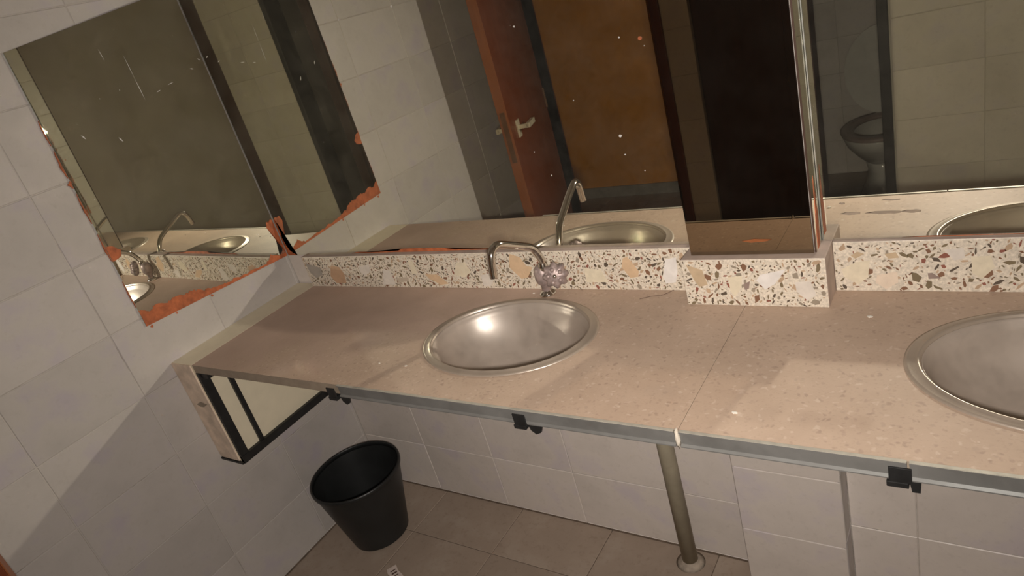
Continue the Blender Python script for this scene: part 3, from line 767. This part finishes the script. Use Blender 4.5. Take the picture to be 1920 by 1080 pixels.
so.modifiers.new('thick', 'SOLIDIFY').thickness = 0.0012
obj('spout_nut', lathe([(0.0, 0.068), (0.0115, 0.068), (0.0125, 0.072), (0.0125, 0.080), (0.0105, 0.083), (0.0105, 0.087), (0.0085, 0.090), (0.0, 0.090)], 24, center=(0.009, -0.003, 0)), M['chrome'], t, True)

# ------------------------------------------------------------------ filler box at the left end with black frame
f_ = thing('end_panel', 'cream filler board at the left end of the counter with a black steel frame', 'panel', (0, 0, 0))
bm = bmesh.new(); box(bm, 0.0005, 0.1035, DC, -0.0065, 0.508, H, bev=0.0)
bm.normal_update()
obj('board', bm, M['cream'], f_)
obj('front_face', B(0.001, 0.0975, DC - 0.004, DC - 0.0002, 0.511, H - 0.001), M['board_front'], f_)['label'] = 'dirty beige front face of the board'
P = [(0.026, 0.71), (0.055, 0.722), (0.085, 0.716), (0.060, 0.704), (0.04, 0.703)]
obj('stain', prism(P, 0.0006, ((0, DC - 0.004, 0), (1, 0, 0), (0, 0, 1), (0, -1, 0))), M['stone_edge'], f_)
obj('bottom_cap', B(-0.0 + 0.001, 0.112, DC - 0.006, DC + 0.012, 0.501, 0.5078), M['black_metal'], f_)
obj('frame_bar', B(0.104, 0.116, DC - 0.001, DC + 0.026, 0.502, H - 0.026, 0.001), M['black_metal'], f_)
obj('frame_bar', B(0.104, 0.114, -0.425, -0.411, 0.520, H - 0.026, 0.001), M['black_metal'], f_)
obj('frame_bar', B(0.104, 0.118, DC - 0.001, -0.012, 0.502, 0.527, 0.001), M['black_metal'], f_)
obj('frame_lug', B(0.104, 0.150, DC + 0.004, DC + 0.030, H - 0.045, H - 0.0255, 0.001), M['black_metal'], f_)

# ------------------------------------------------------------------ metal edge strips and clips on the counter front
def strip(x0, x1, label, mats):
    t = thing('edge_strip', label, 'strip', (0, 0, 0))
    z1 = H + 0.001; z0 = H - 0.029
    bm = bmesh.new()
    prof = [(DC - 0.0005, z1 - 0.002), (DC - 0.0005, z1), (DC - 0.006, z1), (DC - 0.006, z1 - 0.003), (DC - 0.0025, z1 - 0.005), (DC - 0.0025, z0 + 0.005), (DC - 0.0065, z0 + 0.002), (DC - 0.0065, z0), (DC - 0.0005, z0)]
    a = [bm.verts.new((x0, y, z)) for y, z in prof]; b = [bm.verts.new((x1, y, z)) for y, z in prof]
    k = len(prof)
    for i in range(k): bm.faces.new((a[i], a[(i + 1) % k], b[(i + 1) % k], b[i]))
    bm.faces.new(a); bm.faces.new(b)
    obj('channel', bm, mats, t)
    obj('top_lip', B(x0, x1, DC - 0.0058, DC - 0.0002, z1, z1 + 0.0012), M['zinc_lip'], t)
    return t
strip(0.712, 1.5195, 'grey metal edge strip on the counter front left of the putty joint', M['zinc'])
strip(1.528, 1.846, 'grey metal edge strip between the putty joint and the right black clip', M['zinc'])
strip(1.849, X1 - 0.01, 'grey metal edge strip running off the right edge of the photo', M['zinc'])
bm = bmesh.new(); bmesh.ops.create_icosphere(bm, subdivisions=3, radius=1)
for v_ in bm.verts:
    q = 1 + 0.25 * math.sin(9 * v_.co.x + 5 * v_.co.z) * math.cos(7 * v_.co.y)
    v_.co = Vector((1.5238 + v_.co.x * 0.0042 * q, DC - 0.003 + v_.co.y * 0.005, H - 0.013 + v_.co.z * 0.019 * q))
tag(obj('putty_joint', bm, M['putty'], None, True), 'pale putty blob filling the joint between the edge strips', 'putty')
def clip(x, label, hook=False):
    t = thing('clip', label, 'clip', (x, DC - 0.007, H), 0)
    obj('plate', B(-0.014, 0.014, -0.0025, 0.0, -0.031, -0.006, 0.0008), M['black_metal'], t)
    bm = bmesh.new()
    box(bm, -0.017, 0.010, -0.0030, 0.018, -0.0400, -0.0310, bev=0.001)
    obj('folded_lip', bm, M['black_metal'], t)
    P = [(0.002, -0.031), (0.040, -0.031), (0.030, -0.054), (0.018, -0.060), (0.008, -0.052)]
    if hook: P = [(0.006, -0.031), (0.024, -0.031), (0.022, -0.058), (0.012, -0.058), (0.010, -0.045), (0.006, -0.042)]
    obj('tongue', prism(P, 0.004, ((0, 0.012, 0), (1, 0, 0), (0, 0, 1), (0, 1, 0))), M['black_metal'], t)
    return t
clip(0.690, 'black steel clip under the bare stone edge, nearest the cream end panel')
clip(1.216, 'black steel clip at the front edge below the left sink')
clip(1.838, 'black steel clip where two edge strips meet, rightmost in the photo', True)

# ------------------------------------------------------------------ bucket
t = thing('bucket', 'empty black plastic bucket on the floor in the corner', 'bucket', (0.204, -0.231, 0.0005))
prof = [(0.0, 0.0), (0.094, 0.0), (0.0985, 0.003), (0.150, 0.252)]
inn = [(0.1475, 0.252), (0.0965, 0.006), (0.0, 0.005)]
obj('shell', lathe(prof + inn, 64), M['black_plastic'], t, True, angle=40)
rim = [(0.1470, 0.250), (0.1505, 0.249), (0.1545, 0.252), (0.1550, 0.260), (0.1535, 0.265), (0.1500, 0.2665), (0.1475, 0.263)]
obj('rim', lathe(rim, 64, closed=True), M['black_plastic'], t, True)

# ------------------------------------------------------------------ drain pipe
t = thing('drain_pipe', 'grimy drain pipe standing between the counter and the floor', 'pipe', (1.254, -0.048, 0))
obj('tube', tube([(0, 0, 0.001), (0, 0, H - 0.026)], 0.0215, 32), M['pipe'], t, True)
obj('floor_collar', lathe([(0.0218, 0.016), (0.024, 0.012), (0.030, 0.005), (0.040, 0.0012), (0.0218, 0.0006)], 32, closed=True), M['floor_cement'], t, True)

# ------------------------------------------------------------------ toilet in the cubicle
t = thing('toilet', 'white toilet with raised lid in the cubicle, seen in the right-hand mirror', 'toilet', (1.44, -2.70, 0))
def ring(z, rx, ry, cy_): return [(rx * math.cos(2 * math.pi * k / 40), cy_ + ry * math.sin(2 * math.pi * k / 40), z) for k in range(40)]
def loft(rings, mat, name, cap=True):
    bm = bmesh.new(); R_ = [[bm.verts.new(p) for p in r] for r in rings]
    for A, C_ in zip(R_, R_[1:]):
        for i in range(40): bm.faces.new((A[i], A[(i + 1) % 40], C_[(i + 1) % 40], C_[i]))
    if cap: bm.faces.new(R_[0]); bm.faces.new(R_[-1])
    return obj(name, bm, mat, t, True)
loft([ring(0.001, 0.11, 0.17, -0.12), ring(0.03, 0.105, 0.165, -0.12), ring(0.12, 0.085, 0.14, -0.13), ring(0.20, 0.095, 0.16, -0.10)], M['ceramic'], 'pedestal')
loft([ring(0.19, 0.09, 0.15, -0.10), ring(0.24, 0.125, 0.19, -0.06), ring(0.31, 0.165, 0.235, -0.02), ring(0.365, 0.18, 0.25, 0.0), ring(0.375, 0.175, 0.245, 0.0), ring(0.372, 0.145, 0.21, 0.0), ring(0.30, 0.12, 0.17, 0.0), ring(0.24, 0.07, 0.09, -0.02)], M['ceramic'], 'bowl')
loft([ring(0.3765, 0.186, 0.254, 0.0), ring(0.390, 0.190, 0.258, 0.0), ring(0.396, 0.183, 0.25, 0.0), ring(0.395, 0.13, 0.185, 0.0), ring(0.3765, 0.125, 0.18, 0.0), ring(0.3765, 0.186, 0.254, 0.0)], M['seat'], 'seat', False)
bm = bmesh.new()
fr_ = [bm.verts.new((0.195 * math.cos(a), -0.235 - 0.05 * (0.5 + 0.5 * math.sin(a)), 0.625 + 0.235 * math.sin(a))) for a in [2 * math.pi * k / 40 for k in range(40)]]
bk_ = [bm.verts.new((v_.co.x, v_.co.y - 0.018, v_.co.z)) for v_ in fr_]
bm.faces.new(fr_); bm.faces.new(bk_[::-1])
for i in range(40): bm.faces.new((fr_[i], bk_[i], bk_[(i + 1) % 40], fr_[(i + 1) % 40]))
obj('lid', bm, M['ceramic'], t)

# ------------------------------------------------------------------ small debris
def crumb(x, y, z, s, label, mat='crumb'):
    bm = bmesh.new(); bmesh.ops.create_icosphere(bm, subdivisions=1, radius=1)
    r = random.Random(int(x * 1e4))
    for v_ in bm.verts: v_.co = Vector((v_.co.x * s * r.uniform(.8, 1.4), v_.co.y * s * r.uniform(.6, 1), v_.co.z * s * .35))
    tag(obj('plaster_crumb', bm, M[mat], None, loc=(x, y, z + s * .3)), label, 'crumb')
crumb(1.7560, -0.1210, H, 0.005, 'white plaster crumb on the counter right of the projecting block')
crumb(1.600, -0.440, H, 0.005, 'pale plaster crumb near the counter front, right of the seam')
crumb(0.760, -0.405, H, 0.003, 'tiny pale crumb on the counter left of the sink')
crumb(0.988, -0.052, H, 0.0035, 'white crumb beside the foot of the tap')
crumb(0.845, -0.405, H, 0.004, 'pale crumb at the lower left edge of the sink rim')
# torn scrap of printed paper on the floor, cropped by the bottom of the photo
t = thing('paper_scrap', 'torn pale printed paper scrap on the floor in front of the bucket', 'paper', (0.405, -0.372, 0.001))
t.rotation_euler = (0, 0, math.radians(-28))
bm = bmesh.new()
P = [(-0.05, -0.02), (-0.03, -0.024), (0.0, -0.018), (0.035, -0.026), (0.04, 0.010), (0.012, 0.014), (-0.02, 0.009), (-0.048, 0.012)]
prism(P, 0.0006, ((0, 0, 0), (1, 0, 0), (0, 1, 0), (0, 0, 1)), bm)
obj('sheet', bm, M['paper'], t)
bm = bmesh.new()
lathe([(0.0062, 0.0010), (0.0095, 0.0010), (0.0095, 0.0007), (0.0062, 0.0007)], 24, bm, sx=0.8, center=(0.027, -0.004, 0.0), closed=True)
for x0, x1 in ((-0.032, -0.028), (-0.020, -0.014), (-0.006, -0.002)): box(bm, x0, x1, -0.014, 0.004, 0.0007, 0.0010)
obj('print', bm, M['ink'], t)

bm = tube(smooth_path([(1.352, -0.024, H + 0.001), (1.345, -0.038, H + 0.002), (1.330, -0.052, H + 0.001), (1.305, -0.060, H + 0.0012), (1.285, -0.072, H + 0.001)], 6), 0.0005, 6)
tag(obj('hair_strand', bm, M['ink']), 'thin dark hair lying on the counter left of the projecting block', 'hair')
